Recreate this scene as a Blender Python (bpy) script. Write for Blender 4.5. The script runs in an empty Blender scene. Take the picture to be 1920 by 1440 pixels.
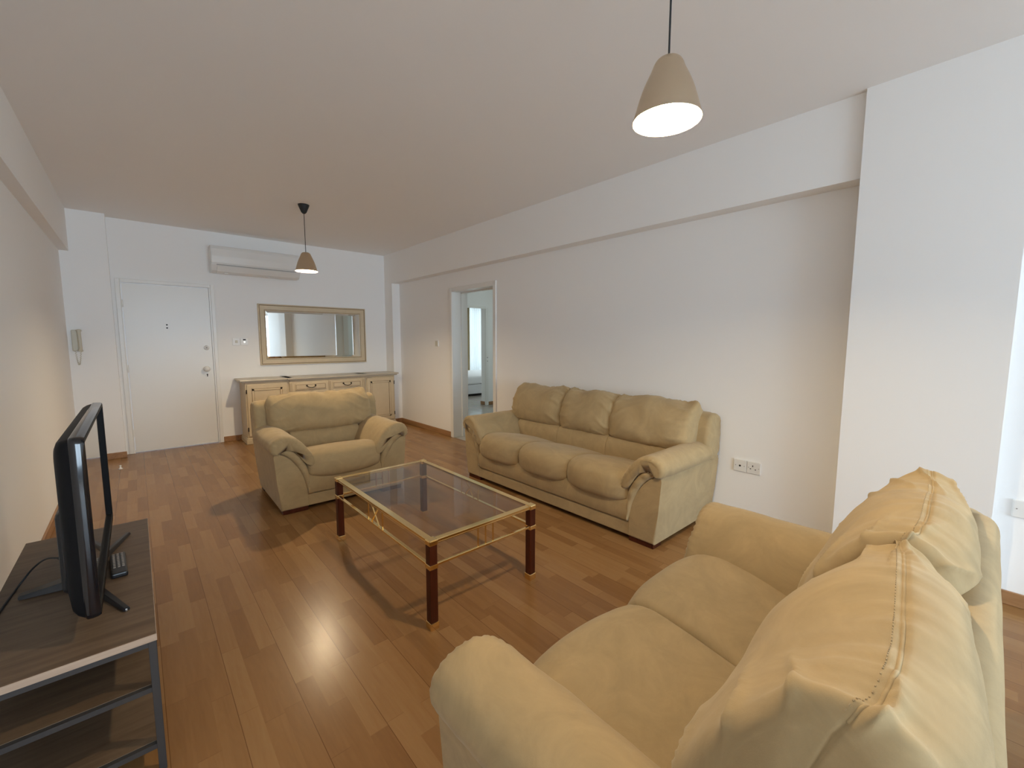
import bpy, bmesh, math, random
from mathutils import Vector, Matrix, noise
random.seed(7)
PI = math.pi
SC = bpy.context.scene
COL = SC.collection

# ------------------------------------------------------------------ materials
def new_mat(name):
    m = bpy.data.materials.new(name); m.use_nodes = True
    nt = m.node_tree
    return m, nt, nt.nodes['Principled BSDF']

def N(nt, kind, **kw):
    n = nt.nodes.new(kind)
    for k, v in kw.items():
        if k.startswith('i_'):
            n.inputs[k[2:].replace('_', ' ')].default_value = v
        else:
            setattr(n, k, v)
    return n

def mth(nt, op, a, b=None, c=None):
    n = nt.nodes.new('ShaderNodeMath'); n.operation = op
    for i, v in enumerate((a, b, c)):
        if v is None: continue
        if isinstance(v, (int, float)): n.inputs[i].default_value = v
        else: nt.links.new(v, n.inputs[i])
    return n.outputs[0]

def simple(name, col, rough=0.5, metal=0.0, bump=0.0, bscale=200.0, var=0.0, vscale=6.0, coat=0.0, spec=None, sheen=0.0):
    m, nt, p = new_mat(name)
    p.inputs['Base Color'].default_value = (*col, 1)
    p.inputs['Roughness'].default_value = rough
    p.inputs['Metallic'].default_value = metal
    if coat: p.inputs['Coat Weight'].default_value = coat
    if spec is not None: p.inputs['Specular IOR Level'].default_value = spec
    if sheen:
        p.inputs['Sheen Weight'].default_value = sheen
        p.inputs['Sheen Roughness'].default_value = 0.4
        p.inputs['Sheen Tint'].default_value = (1, .93, .8, 1)
    tc = N(nt, 'ShaderNodeTexCoord')
    if var:
        nz = N(nt, 'ShaderNodeTexNoise', i_Scale=vscale, i_Detail=5.0, i_Roughness=0.6)
        nt.links.new(tc.outputs['Object'], nz.inputs['Vector'])
        mx = N(nt, 'ShaderNodeMixRGB', blend_type='MIX')
        mx.inputs[1].default_value = (*[c * (1 - var) for c in col], 1)
        mx.inputs[2].default_value = (*[min(1, c * (1 + var)) for c in col], 1)
        nt.links.new(nz.outputs['Fac'], mx.inputs[0]); nt.links.new(mx.outputs[0], p.inputs['Base Color'])
    if bump:
        nb = N(nt, 'ShaderNodeTexNoise', i_Scale=bscale, i_Detail=3.0)
        nt.links.new(tc.outputs['Object'], nb.inputs['Vector'])
        b = N(nt, 'ShaderNodeBump', i_Strength=bump, i_Distance=0.002)
        nt.links.new(nb.outputs['Fac'], b.inputs['Height']); nt.links.new(b.outputs[0], p.inputs['Normal'])
    return m

def wood(name, c1, c2, rough=0.45, axis=1, scale=6.0, stretch=14.0):
    m, nt, p = new_mat(name)
    tc = N(nt, 'ShaderNodeTexCoord'); mp = N(nt, 'ShaderNodeMapping')
    s = [scale * stretch] * 3; s[axis] = scale
    mp.inputs['Scale'].default_value = s
    nt.links.new(tc.outputs['Object'], mp.inputs['Vector'])
    n1 = N(nt, 'ShaderNodeTexNoise', i_Scale=1.0, i_Detail=6.0, i_Roughness=0.65, i_Distortion=0.4)
    nt.links.new(mp.outputs[0], n1.inputs['Vector'])
    cr = N(nt, 'ShaderNodeValToRGB')
    cr.color_ramp.elements[0].position = .32; cr.color_ramp.elements[0].color = (*c1, 1)
    cr.color_ramp.elements[1].position = .7; cr.color_ramp.elements[1].color = (*c2, 1)
    nt.links.new(n1.outputs['Fac'], cr.inputs[0]); nt.links.new(cr.outputs[0], p.inputs['Base Color'])
    p.inputs['Roughness'].default_value = rough
    return m

def floor_material():
    m, nt, p = new_mat('laminate_floor')
    tc = N(nt, 'ShaderNodeTexCoord'); sx = N(nt, 'ShaderNodeSeparateXYZ')
    nt.links.new(tc.outputs['Object'], sx.inputs[0])
    X, Y = sx.outputs[0], sx.outputs[1]
    W = 0.0655
    xs = mth(nt, 'DIVIDE', X, W); col = mth(nt, 'FLOOR', xs)
    wn = N(nt, 'ShaderNodeTexWhiteNoise', noise_dimensions='1D'); nt.links.new(col, wn.inputs['W'])
    L = 0.41
    yy = mth(nt, 'ADD', mth(nt, 'DIVIDE', Y, L), mth(nt, 'MULTIPLY', wn.outputs['Value'], 7.3))
    row = mth(nt, 'FLOOR', yy)
    cell = mth(nt, 'ADD', mth(nt, 'MULTIPLY', col, 17.13), mth(nt, 'MULTIPLY', row, 3.71))
    w2 = N(nt, 'ShaderNodeTexWhiteNoise', noise_dimensions='1D'); nt.links.new(cell, w2.inputs['W'])
    # grain
    cb = N(nt, 'ShaderNodeCombineXYZ')
    nt.links.new(mth(nt, 'MULTIPLY', X, 34.0), cb.inputs[0])
    nt.links.new(mth(nt, 'MULTIPLY', Y, 2.6), cb.inputs[1])
    nt.links.new(mth(nt, 'MULTIPLY', w2.outputs['Value'], 40.0), cb.inputs[2])
    g = N(nt, 'ShaderNodeTexNoise', i_Scale=1.0, i_Detail=6.0, i_Roughness=0.62, i_Distortion=0.8)
    nt.links.new(cb.outputs[0], g.inputs['Vector'])
    cb2 = N(nt, 'ShaderNodeCombineXYZ')
    nt.links.new(mth(nt, 'MULTIPLY', X, 9.0), cb2.inputs[0])
    nt.links.new(mth(nt, 'MULTIPLY', Y, 1.3), cb2.inputs[1])
    nt.links.new(mth(nt, 'MULTIPLY', w2.outputs['Value'], 25.0), cb2.inputs[2])
    g2 = N(nt, 'ShaderNodeTexNoise', i_Scale=1.3, i_Detail=2.0, i_Roughness=0.5, i_Distortion=0.4)
    nt.links.new(cb2.outputs[0], g2.inputs['Vector'])
    rings = mth(nt, 'SINE', mth(nt, 'MULTIPLY', g2.outputs['Fac'], 75.0))
    f = mth(nt, 'ADD', mth(nt, 'MULTIPLY', w2.outputs['Value'], 0.5), mth(nt, 'MULTIPLY', g.outputs['Fac'], 0.5))
    f = mth(nt, 'ADD', f, mth(nt, 'MULTIPLY', rings, 0.018))
    cr = N(nt, 'ShaderNodeValToRGB')
    e = cr.color_ramp.elements
    e[0].position = .12; e[0].color = FLOOR_D
    e[1].position = .88; e[1].color = FLOOR_L
    mid = e.new(.5); mid.color = FLOOR_M
    nt.links.new(f, cr.inputs[0])
    # joints: board edges every third strip, faint stave ends
    bx = mth(nt, 'FRACT', mth(nt, 'DIVIDE', xs, 3.0))
    edge = mth(nt, 'LESS_THAN', mth(nt, 'MINIMUM', bx, mth(nt, 'SUBTRACT', 1.0, bx)), 0.006)
    ry = mth(nt, 'FRACT', yy)
    end = mth(nt, 'MULTIPLY', mth(nt, 'LESS_THAN', ry, 0.006), 0.35)
    k = mth(nt, 'MAXIMUM', edge, end)
    mx = N(nt, 'ShaderNodeMixRGB', blend_type='MULTIPLY')
    mx.inputs[2].default_value = (.55, .47, .42, 1)
    nt.links.new(k, mx.inputs[0]); nt.links.new(cr.outputs[0], mx.inputs[1])
    nt.links.new(mx.outputs[0], p.inputs['Base Color'])
    p.inputs['Roughness'].default_value = 0.25
    p.inputs['Specular IOR Level'].default_value = 0.24
    b = N(nt, 'ShaderNodeBump', i_Strength=0.12, i_Distance=0.001)
    nt.links.new(g.outputs['Fac'], b.inputs['Height']); nt.links.new(b.outputs[0], p.inputs['Normal'])
    return m

def tile_material():
    m, nt, p = new_mat('hall_tiles')
    tc = N(nt, 'ShaderNodeTexCoord')
    br = N(nt, 'ShaderNodeTexBrick', i_Scale=1.0, i_Mortar_Size=0.006)
    br.offset = 0.0
    br.inputs['Brick Width'].default_value = .45; br.inputs['Row Height'].default_value = .45
    br.inputs['Color1'].default_value = (.48, .44, .38, 1); br.inputs['Color2'].default_value = (.44, .40, .35, 1)
    br.inputs['Mortar'].default_value = (.25, .22, .19, 1)
    nt.links.new(tc.outputs['Object'], br.inputs['Vector'])
    nz = N(nt, 'ShaderNodeTexNoise', i_Scale=9.0, i_Detail=6.0)
    nt.links.new(tc.outputs['Object'], nz.inputs['Vector'])
    mx = N(nt, 'ShaderNodeMixRGB', blend_type='MULTIPLY'); mx.inputs[0].default_value = .35
    nt.links.new(br.outputs['Color'], mx.inputs[1]); nt.links.new(nz.outputs['Color'], mx.inputs[2])
    nt.links.new(mx.outputs[0], p.inputs['Base Color']); p.inputs['Roughness'].default_value = .18
    return m

def glass_mat(name, tint, rough=0.0, refl=1.0):
    m = bpy.data.materials.new(name); m.use_nodes = True; nt = m.node_tree; nt.nodes.clear()
    o = N(nt, 'ShaderNodeOutputMaterial'); t = N(nt, 'ShaderNodeBsdfTransparent'); g = N(nt, 'ShaderNodeBsdfGlossy')
    t.inputs[0].default_value = (*tint, 1); g.inputs['Roughness'].default_value = rough
    fr = N(nt, 'ShaderNodeLayerWeight'); fr.inputs['Blend'].default_value = .5
    mx = N(nt, 'ShaderNodeMixShader')
    f5 = mth(nt, 'ADD', mth(nt, 'MULTIPLY', mth(nt, 'POWER', fr.outputs['Facing'], 5.0), .95), .042)
    nt.links.new(mth(nt, 'MULTIPLY', f5, refl), mx.inputs[0])
    nt.links.new(t.outputs[0], mx.inputs[1]); nt.links.new(g.outputs[0], mx.inputs[2])
    nt.links.new(mx.outputs[0], o.inputs[0])
    return m

def emit_mat(name, col, s):
    m = bpy.data.materials.new(name); m.use_nodes = True; nt = m.node_tree; nt.nodes.clear()
    o = N(nt, 'ShaderNodeOutputMaterial'); e = N(nt, 'ShaderNodeEmission')
    e.inputs[0].default_value = (*col, 1); e.inputs[1].default_value = s
    nt.links.new(e.outputs[0], o.inputs[0]); return m

def cloth_sheer(name, col):
    m = bpy.data.materials.new(name); m.use_nodes = True; nt = m.node_tree; nt.nodes.clear()
    o = N(nt, 'ShaderNodeOutputMaterial'); d = N(nt, 'ShaderNodeBsdfDiffuse'); t = N(nt, 'ShaderNodeBsdfTranslucent')
    d.inputs[0].default_value = (*col, 1); t.inputs[0].default_value = (*col, 1)
    mx = N(nt, 'ShaderNodeMixShader'); mx.inputs[0].default_value = .6
    nt.links.new(d.outputs[0], mx.inputs[1]); nt.links.new(t.outputs[0], mx.inputs[2]); nt.links.new(mx.outputs[0], o.inputs[0])
    return m

def suede(name, col):
    m, nt, p = new_mat(name)
    tc = N(nt, 'ShaderNodeTexCoord')
    n1 = N(nt, 'ShaderNodeTexNoise', i_Scale=5.0, i_Detail=6.0, i_Roughness=0.7, i_Distortion=1.2)
    nt.links.new(tc.outputs['Object'], n1.inputs['Vector'])
    cr = N(nt, 'ShaderNodeValToRGB')
    cr.color_ramp.elements[0].position = .3; cr.color_ramp.elements[0].color = (*[c * .86 for c in col], 1)
    cr.color_ramp.elements[1].position = .7; cr.color_ramp.elements[1].color = (*[c * 1.1 for c in col], 1)
    nt.links.new(n1.outputs['Fac'], cr.inputs[0]); nt.links.new(cr.outputs[0], p.inputs['Base Color'])
    p.inputs['Roughness'].default_value = .92; p.inputs['Specular IOR Level'].default_value = .15
    p.inputs['Sheen Weight'].default_value = .25; p.inputs['Sheen Roughness'].default_value = .45
    p.inputs['Sheen Tint'].default_value = (1, .92, .78, 1)
    n2 = N(nt, 'ShaderNodeTexNoise', i_Scale=700.0, i_Detail=2.0)
    nt.links.new(tc.outputs['Object'], n2.inputs['Vector'])
    n3 = N(nt, 'ShaderNodeTexNoise', i_Scale=22.0, i_Detail=4.0)
    nt.links.new(tc.outputs['Object'], n3.inputs['Vector'])
    h = mth(nt, 'ADD', mth(nt, 'MULTIPLY', n2.outputs['Fac'], .25), n3.outputs['Fac'])
    b = N(nt, 'ShaderNodeBump', i_Strength=.25, i_Distance=.004)
    nt.links.new(h, b.inputs['Height']); nt.links.new(b.outputs[0], p.inputs['Normal'])
    return m

def brushed(name, col, rough):
    m, nt, p = new_mat(name)
    p.inputs['Base Color'].default_value = (*col, 1); p.inputs['Metallic'].default_value = 1.0
    p.inputs['Roughness'].default_value = rough
    p.inputs['Anisotropic'].default_value = .6
    tc = N(nt, 'ShaderNodeTexCoord'); mp = N(nt, 'ShaderNodeMapping'); mp.inputs['Scale'].default_value = (3, 3, 500)
    nt.links.new(tc.outputs['Object'], mp.inputs['Vector'])
    nz = N(nt, 'ShaderNodeTexNoise', i_Scale=1.0, i_Detail=2.0); nt.links.new(mp.outputs[0], nz.inputs['Vector'])
    b = N(nt, 'ShaderNodeBump', i_Strength=.12, i_Distance=.001)
    nt.links.new(nz.outputs['Fac'], b.inputs['Height']); nt.links.new(b.outputs[0], p.inputs['Normal'])
    return m

FLOOR_D = (.210, .101, .036, 1); FLOOR_M = (.268, .139, .052, 1); FLOOR_L = (.326, .184, .076, 1)
M = {}
M['wall'] = simple('wall_paint', (.885, .88, .865), .75, bump=.10, bscale=90)
M['ceil'] = simple('ceiling_paint', (.885, .875, .86), .85, bump=.08, bscale=90)
M['floor'] = floor_material(); M['tile'] = tile_material()
M['base'] = wood('baseboard_wood', (.27, .135, .055), (.40, .22, .10), .4, axis=1, scale=2.5)
M['gloss_white'] = simple('white_gloss_paint', (.80, .79, .755), .32, bump=.04, bscale=40)
M['plastic'] = simple('white_plastic', (.78, .77, .74), .3)
M['ivory'] = simple('ivory_plastic', (.60, .56, .45), .4)
M['dark'] = simple('black_hole', (.01, .01, .01), .6)
M['grey'] = simple('grey_plastic', (.28, .26, .24), .5)
M['suede'] = suede('tan_suede', (.420, .308, .162))
M['seam'] = simple('tan_thread', (.42, .31, .17), .8)
M['footwood'] = wood('dark_red_wood', (.050, .010, .004), (.095, .022, .008), .45, axis=2, scale=3)
M['footwood'].node_tree.nodes['Principled BSDF'].inputs['Specular IOR Level'].default_value = .25
M['brass'] = simple('polished_brass', (.98, .74, .34), .12, metal=1.0)
M['glass'] = glass_mat('smoked_glass', (.90, .885, .86), 0.0, .9)
M['clear'] = glass_mat('window_glass', (.97, .98, .98), 0.0, .6)
M['shade'] = brushed('brushed_brass_shade', (.66, .56, .42), .34)
M['shade_in'] = simple('white_enamel', (.88, .85, .76), .5)
M['cord'] = simple('black_cord', (.012, .014, .016), .6)
M['black'] = simple('black_plastic', (.012, .012, .014), .35)
M['gloss_black'] = simple('glossy_black_plastic', (.006, .006, .008), .10, coat=.25)
M['screen'] = simple('black_screen', (.005, .005, .006), .035, spec=.9, coat=1.0)
M['housing'] = simple('matt_black_plastic', (.006, .006, .007), .5, spec=.12)
M['metal_black'] = simple('dark_metal_paint', (.035, .033, .033), .45)
M['steel'] = simple('satin_steel', (.7, .7, .7), .25, metal=1.0)
M['tvwood'] = wood('grey_oak_laminate', (.085, .052, .029), (.155, .104, .063), .5, axis=0, scale=3.0, stretch=10)
M['tvedge'] = wood('pale_oak_edging', (.36, .26, .19), (.46, .35, .26), .5, axis=0, scale=3.0)
M['cream'] = simple('cream_lacquer', (.60, .49, .325), .42, var=.08, vscale=14)
M['cream_top'] = simple('cream_lacquer_top', (.52, .46, .36), .35, var=.06, vscale=10)
M['patina'] = simple('brown_patina', (.20, .12, .055), .6)
M['bronze'] = simple('dark_bronze', (.035, .028, .025), .35, metal=.8)
M['mirror'] = simple('mirror_silver', (.74, .76, .74), .012, metal=1.0)
M['linen'] = simple('white_mattress_fabric', (.78, .79, .80), .9, bump=.3, bscale=60)
M['bedbase'] = simple('white_bed_base', (.66, .67, .68), .8)
M['drape'] = simple('beige_drape', (.45, .38, .25), .9)
M['sheer'] = cloth_sheer('white_sheer', (.86, .89, .90))
M['bulb'] = emit_mat('lit_bulb', (1.0, .79, .51), 2300.0)
M['bulb_far'] = emit_mat('lit_bulb_far', (1.0, .79, .51), 3200.0)
M['alu'] = simple('white_window_frame', (.7, .7, .7), .4)

# ------------------------------------------------------------------ geometry helpers
def link(name, bm, mat, parent=None, smooth=False, loc=None, rotz=None):
    bmesh.ops.recalc_face_normals(bm, faces=bm.faces)
    me = bpy.data.meshes.new(name); bm.to_mesh(me); bm.free()
    me.materials.append(M[mat] if isinstance(mat, str) else mat)
    if smooth:
        for p in me.polygons: p.use_smooth = True
    o = bpy.data.objects.new(name, me); COL.objects.link(o)
    if parent: o.parent = parent
    if loc: o.location = loc
    if rotz is not None: o.rotation_euler = (0, 0, rotz)
    return o

def box(bm, x0, x1, y0, y1, z0, z1, bev=0.0, seg=2):
    r = bmesh.ops.create_cube(bm, size=1.0)
    vs = r['verts']
    for v in vs:
        v.co = Vector(((x0 + x1) / 2 + v.co.x * abs(x1 - x0), (y0 + y1) / 2 + v.co.y * abs(y1 - y0), (z0 + z1) / 2 + v.co.z * abs(z1 - z0)))
    if bev:
        es = list({e for v in vs for e in v.link_edges})
        bmesh.ops.bevel(bm, geom=es, offset=bev, segments=seg, affect='EDGES', profile=.5)
    return bm

def bx(*a, **k):
    return box(bmesh.new(), *a, **k)

def cyl(bm, c, r, h, axis='z', seg=24, r2=None):
    m = Matrix.Translation(c)
    if axis == 'x': m = m @ Matrix.Rotation(PI / 2, 4, 'Y')
    if axis == 'y': m = m @ Matrix.Rotation(PI / 2, 4, 'X')
    bmesh.ops.create_cone(bm, cap_ends=True, segments=seg, radius1=r, radius2=r if r2 is None else r2, depth=h, matrix=m)
    return bm

def lathe(bm, prof, seg=48, center=(0, 0, 0)):
    rings = []
    for r, z in prof:
        if r < 1e-5:
            rings.append([bm.verts.new((center[0], center[1], center[2] + z))])
        else:
            rings.append([bm.verts.new((center[0] + r * math.cos(2 * PI * i / seg), center[1] + r * math.sin(2 * PI * i / seg), center[2] + z)) for i in range(seg)])
    for a, b in zip(rings, rings[1:]):
        for i in range(seg):
            j = (i + 1) % seg
            if len(a) == 1: bm.faces.new((a[0], b[i], b[j]))
            elif len(b) == 1: bm.faces.new((a[i], a[j], b[0]))
            else: bm.faces.new((a[i], a[j], b[j], b[i]))
    return bm

def tube(bm, pts, r, seg=10, closed=False, rx=None):
    pts = [Vector(p) for p in pts]; n = len(pts); rings = []
    up = Vector((0, 0, 1)); prev = None
    for i, p in enumerate(pts):
        t = (pts[min(i + 1, n - 1)] - pts[max(i - 1, 0)]).normalized()
        if prev is None:
            a = t.cross(up)
            if a.length < 1e-3: a = t.cross(Vector((1, 0, 0)))
        else: a = prev - t * prev.dot(t)
        a.normalize(); prev = a; b = t.cross(a)
        rr = r(i / (n - 1)) if callable(r) else r
        rings.append([bm.verts.new(p + a * math.cos(2 * PI * k / seg) * rr + b * math.sin(2 * PI * k / seg) * rr) for k in range(seg)])
    for a, b in zip(rings, rings[1:]):
        for k in range(seg): bm.faces.new((a[k], a[(k + 1) % seg], b[(k + 1) % seg], b[k]))
    bm.faces.new(rings[0]); bm.faces.new(list(reversed(rings[-1])))
    return bm

def catmull(P, n, closed=True):
    out = []; m = len(P); segs = m if closed else m - 1
    for i in range(n):
        u = i / n * segs if closed else i / (n - 1) * segs
        k = min(int(u), segs - 1); f = u - k
        g = (lambda j: P[j % m]) if closed else (lambda j: P[max(0, min(m - 1, j))])
        a, b, c, d = g(k - 1), g(k), g(k + 1), g(k + 2)
        out.append(tuple(.5 * (2 * b[q] + (c[q] - a[q]) * f + (2 * a[q] - 5 * b[q] + 4 * c[q] - d[q]) * f * f + (3 * b[q] - a[q] - 3 * c[q] + d[q]) * f ** 3) for q in range(len(b))))
    return out

def extrude_poly(bm, pts, a0, a1, axis='y', bev=0.0, seg=3):
    """pts in the plane across axis; for axis y: (x, z); for axis x: (y, z)"""
    def P(p, a): return (p[0], a, p[1]) if axis == 'y' else ((a, p[0], p[1]) if axis == 'x' else (p[0], p[1], a))
    A = [bm.verts.new(P(p, a0)) for p in pts]; B = [bm.verts.new(P(p, a1)) for p in pts]
    n = len(pts)
    fs = [bm.faces.new(A), bm.faces.new(list(reversed(B)))]
    for i in range(n): bm.faces.new((A[i], B[i], B[(i + 1) % n], A[(i + 1) % n]))
    if bev:
        es = [e for f in fs for e in f.edges]
        bmesh.ops.bevel(bm, geom=es, offset=bev, segments=seg, affect='EDGES', profile=.5)
    return bm

def smoothstep(a, b, x):
    t = max(0, min(1, (x - a) / (b - a))); return t * t * (3 - 2 * t)

def loft(bm, prof, half, nt=40, ns=64, p=6.0, axis='x', shift=None, disp=None, cx=0.0, endpow=2.2, shrink=1.0, rr=None, puff=0.0, dome=.006):
    """soft cushion: closed profile (a, b) swept along width from -half to half, ends rounded
    shift(a, b, t) -> (a, b) reshapes a profile point at station t; disp(a, b, w, s, t) -> offset along normal"""
    P = catmull(prof, ns)
    ca = sum(q[0] for q in P) / ns; cb = sum(q[1] for q in P) / ns
    grid = []; info = {}
    for i in range(nt + 1):
        th = -PI / 2 + PI * i / nt
        t = math.copysign(1 - (1 - abs(math.sin(th))) ** 1.0, math.sin(th))
        e = max(0.0, 1 - abs(t) ** p) ** (1 / endpow)
        e = 1 - shrink * (1 - e)
        row = []
        for k, (a, b) in enumerate(P):
            if shift: a2, b2 = shift(a, b, t)
            else: a2, b2 = a, b
            if rr is not None:
                d = half * (1 - abs(t)); da, db = (a2 - ca) * (1 - puff * abs(t) ** 4), b2 - cb
                ln = math.hypot(da, db) or 1e-6
                dl = rr - math.sqrt(max(0, rr * rr - (rr - d) ** 2)) if d < rr else 0
                q = max(.04, (ln - dl) / ln)
                aa, bb = ca + da * q, cb + db * q
            else:
                aa = ca + (a2 - ca) * e; bb = cb + (b2 - cb) * e
            w = cx + t * half
            co = (w, aa, bb) if axis == 'x' else (aa, w, bb)
            v = bm.verts.new(co); row.append(v); info[v] = (a, b, w, k / ns, t)
        grid.append(row)
    for r0, r1 in zip(grid, grid[1:]):
        for k in range(ns): bm.faces.new((r0[k], r0[(k + 1) % ns], r1[(k + 1) % ns], r1[k]))
    bmesh.ops.recalc_face_normals(bm, faces=bm.faces)
    if disp:
        bm.normal_update()
        mv = [(v, v.normal.copy() * disp(*info[v])) for v in info]
        for v, d in mv: v.co += d
    if not dome:
        bm.faces.new(grid[0]); bm.faces.new(list(reversed(grid[-1])))
        return bm, grid
    for g, sg in ((grid[0], -1), (grid[-1], 1)):
        c = Vector((0, 0, 0))
        for v in g: c += v.co
        c /= len(g); prev = g
        for q, bl in ((.93, .22), (.8, .5), (.6, .78), (.35, .94), (.12, 1.0)):
            ring = []
            for v in g:
                co = c.lerp(v.co, q); off = sg * dome * bl
                if disp: off += .004 * dome / .01 * noise.noise(co * 11) * bl
                if axis == 'x': co.x += off
                else: co.y += off
                ring.append(bm.verts.new(co))
            for k in range(ns):
                bm.faces.new((prev[k], prev[(k + 1) % ns], ring[(k + 1) % ns], ring[k]))
            prev = ring
        bm.faces.new(prev)
    return bm, grid

def empty(name, loc, rotz, label, cat, group=None):
    o = bpy.data.objects.new(name, None); COL.objects.link(o)
    o.location = loc; o.rotation_euler = (0, 0, rotz); o.empty_display_size = .1
    o['label'] = label; o['category'] = cat
    if group: o['group'] = group
    return o

def tag(o, label, cat, group=None):
    o['label'] = label; o['category'] = cat
    if group: o['group'] = group
    return o

def struct(name, bm, mat, parent=None):
    o = link(name, bm, mat, parent)
    if not parent: o['kind'] = 'structure'
    return o

# ------------------------------------------------------------------ room dimensions (metres)
H = 2.767; R = 3.326; RB = 3.193; RC = 3.155; ZB = 2.296; F = 6.822; L = -0.537; LB = -0.462
YB = -5.0          # back wall behind the camera
WT = 0.235          # wall thickness at the hall doorway

struct('floor', bx(L - .2, R, YB - .2, F + .2, -.12, 0), 'floor')
struct('ceiling', bx(L - .2, 9.2, YB - .2, 10.9, H, H + .15), 'ceil')
struct('wall_left', bx(L - .2, L, YB - .2, F + .2, 0, H), 'wall')
struct('beam_left', bx(L, LB, YB, 6.661, 2.323, H), 'wall')
# far wall with entry door opening
bm = bmesh.new()
box(bm, L, -.09, F, F + .2, 0, H); box(bm, -.09, .79, F, F + .2, 2.05, H); box(bm, .79, R + WT, F, F + .2, 0, H)
struct('wall_far', bm, 'wall')
struct('pillar_left', bx(L, -.156, 6.661, F, 0, H), 'wall')
# right wall with doorway to the hall
bm = bmesh.new()
box(bm, R, R + WT, YB, 4.09, 0, H); box(bm, R, R + WT, 4.09, 5.0, 2.045, H); box(bm, R, R + WT, 5.0, F, 0, H)
struct('wall_right', bm, 'wall')
struct('beam_right', bx(RB, R, .576, F, ZB, H), 'wall')
struct('pillar_right', bx(RC, R, -.058, .576, 0, H), 'wall')
struct('pillar_far', bx(RB, R, 6.553, F, 0, ZB), 'wall')
# back wall with a wide glazed balcony door (behind the camera)
WX0, WX1, WZ = -.42, 2.95, 2.38
bm = bmesh.new()
box(bm, L, WX0, YB - .2, YB, 0, H); box(bm, WX1, R + WT, YB - .2, YB, 0, H); box(bm, WX0, WX1, YB - .2, YB, WZ, H)
struct('wall_back', bm, 'wall')
bm = bmesh.new()
for x in (WX0, (WX0 + WX1) / 2 - .03, WX1 - .06): box(bm, x, x + .06, YB - .12, YB - .06, 0, WZ)
box(bm, WX0, WX1, YB - .12, YB - .06, WZ - .06, WZ); box(bm, WX0, WX1, YB - .12, YB - .06, 0, .06)
w1 = struct('window_1', bm, 'alu')
link('window_pane', bx(WX0 + .06, WX1 - .06, YB - .095, YB - .089, .06, WZ - .06), 'clear', w1)

# baseboards
def bboard(name, *a): struct(name, bx(*a, bev=.003, seg=1), 'base')
bboard('baseboard_right', R - .014, R, 5.065, 6.553, 0, .072)
bboard('baseboard_right_middle', R - .014, R, .576, 4.04, 0, .072)
bboard('baseboard_right_near', R - .014, R, YB, -.058, 0, .072)
bboard('baseboard_pillar', RC - .012, RC, -.058, .576, 0, .072)
bboard('baseboard_pillar_far', RB, R - .014, 6.539, 6.553, 0, .072)
bboard('baseboard_far', .83, RB, F - .014, F, 0, .072)
bboard('baseboard_pillar_left', L, -.145, 6.647, 6.661, 0, .072)
bboard('baseboard_left', L, L + .014, YB, 6.647, 0, .072)

# ------------------------------------------------------------------ entry door
bm = bmesh.new()
y0 = F - .018
box(bm, -.125, -.083, y0, F + .05, 0, 2.088, bev=.005); box(bm, .785, .828, y0, F + .05, 0, 2.088, bev=.005)
box(bm, -.083, .785, y0, F + .05, 2.046, 2.088, bev=.005)
box(bm, -.088, -.072, F - .006, F + .05, 0, 2.046); box(bm, .770, .788, F - .006, F + .05, 0, 2.046)
tr = struct('trim_1', bm, 'gloss_white')
d = struct('door_1', bx(-.070, .768, F + .004, F + .045, .008, 2.040, bev=.003), 'gloss_white')
bm = bmesh.new(); lathe(bm, [(0, 0), (.028, 0), (.028, .006), (.012, .012), (.012, .035), (.030, .045), (.036, .06), (.030, .075), (0, .080)], 32)
bmesh.ops.rotate(bm, verts=bm.verts, cent=(0, 0, 0), matrix=Matrix.Rotation(PI / 2, 3, 'X')); bmesh.ops.translate(bm, verts=bm.verts, vec=(.690, F + .004, 1.0))
link('door_knob', bm, 'gloss_white', d, True)
ks = link('keyhole_plate', cyl(bmesh.new(), (.692, F + .001, .918), .026, .006, 'y', 32), 'plastic', d)
bm = bmesh.new(); cyl(bm, (.695, F - .003, .924), .008, .004, 'y', 16); box(bm, .6905, .6995, F - .005, F - .001, .898, .922)
link('keyhole', bm, 'dark', ks)
bm = bmesh.new(); lathe(bm, [(0, 0), (.028, 0), (.030, .006), (.024, .012), (0, .012)], 32)
bmesh.ops.rotate(bm, verts=bm.verts, cent=(0, 0, 0), matrix=Matrix.Rotation(PI / 2, 3, 'X')); bmesh.ops.translate(bm, verts=bm.verts, vec=(.706, F + .004, 1.274))
lk = link('deadbolt_cover', bm, 'plastic', d, True); lk['label'] = 'round bright white lock cover'
link('deadbolt_slot', bx(.697, .715, F - .0105, F - .008, 1.268, 1.280, bev=.001), 'grey', lk)
for zz in (1.560, 1.522): link('peephole', cyl(bmesh.new(), (.320, F + .002, zz), .009, .006, 'y', 20), 'dark', d)
for zz in (.25, 1.03, 1.80): link('hinge', cyl(bmesh.new(), (-.074, F - .004, zz), .008, .09, 'z', 12), 'gloss_white', d)
link('floor_bolt', bx(.52, .66, F - .006, F + .004, .010, .028, bev=.002), 'plastic', d)

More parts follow.
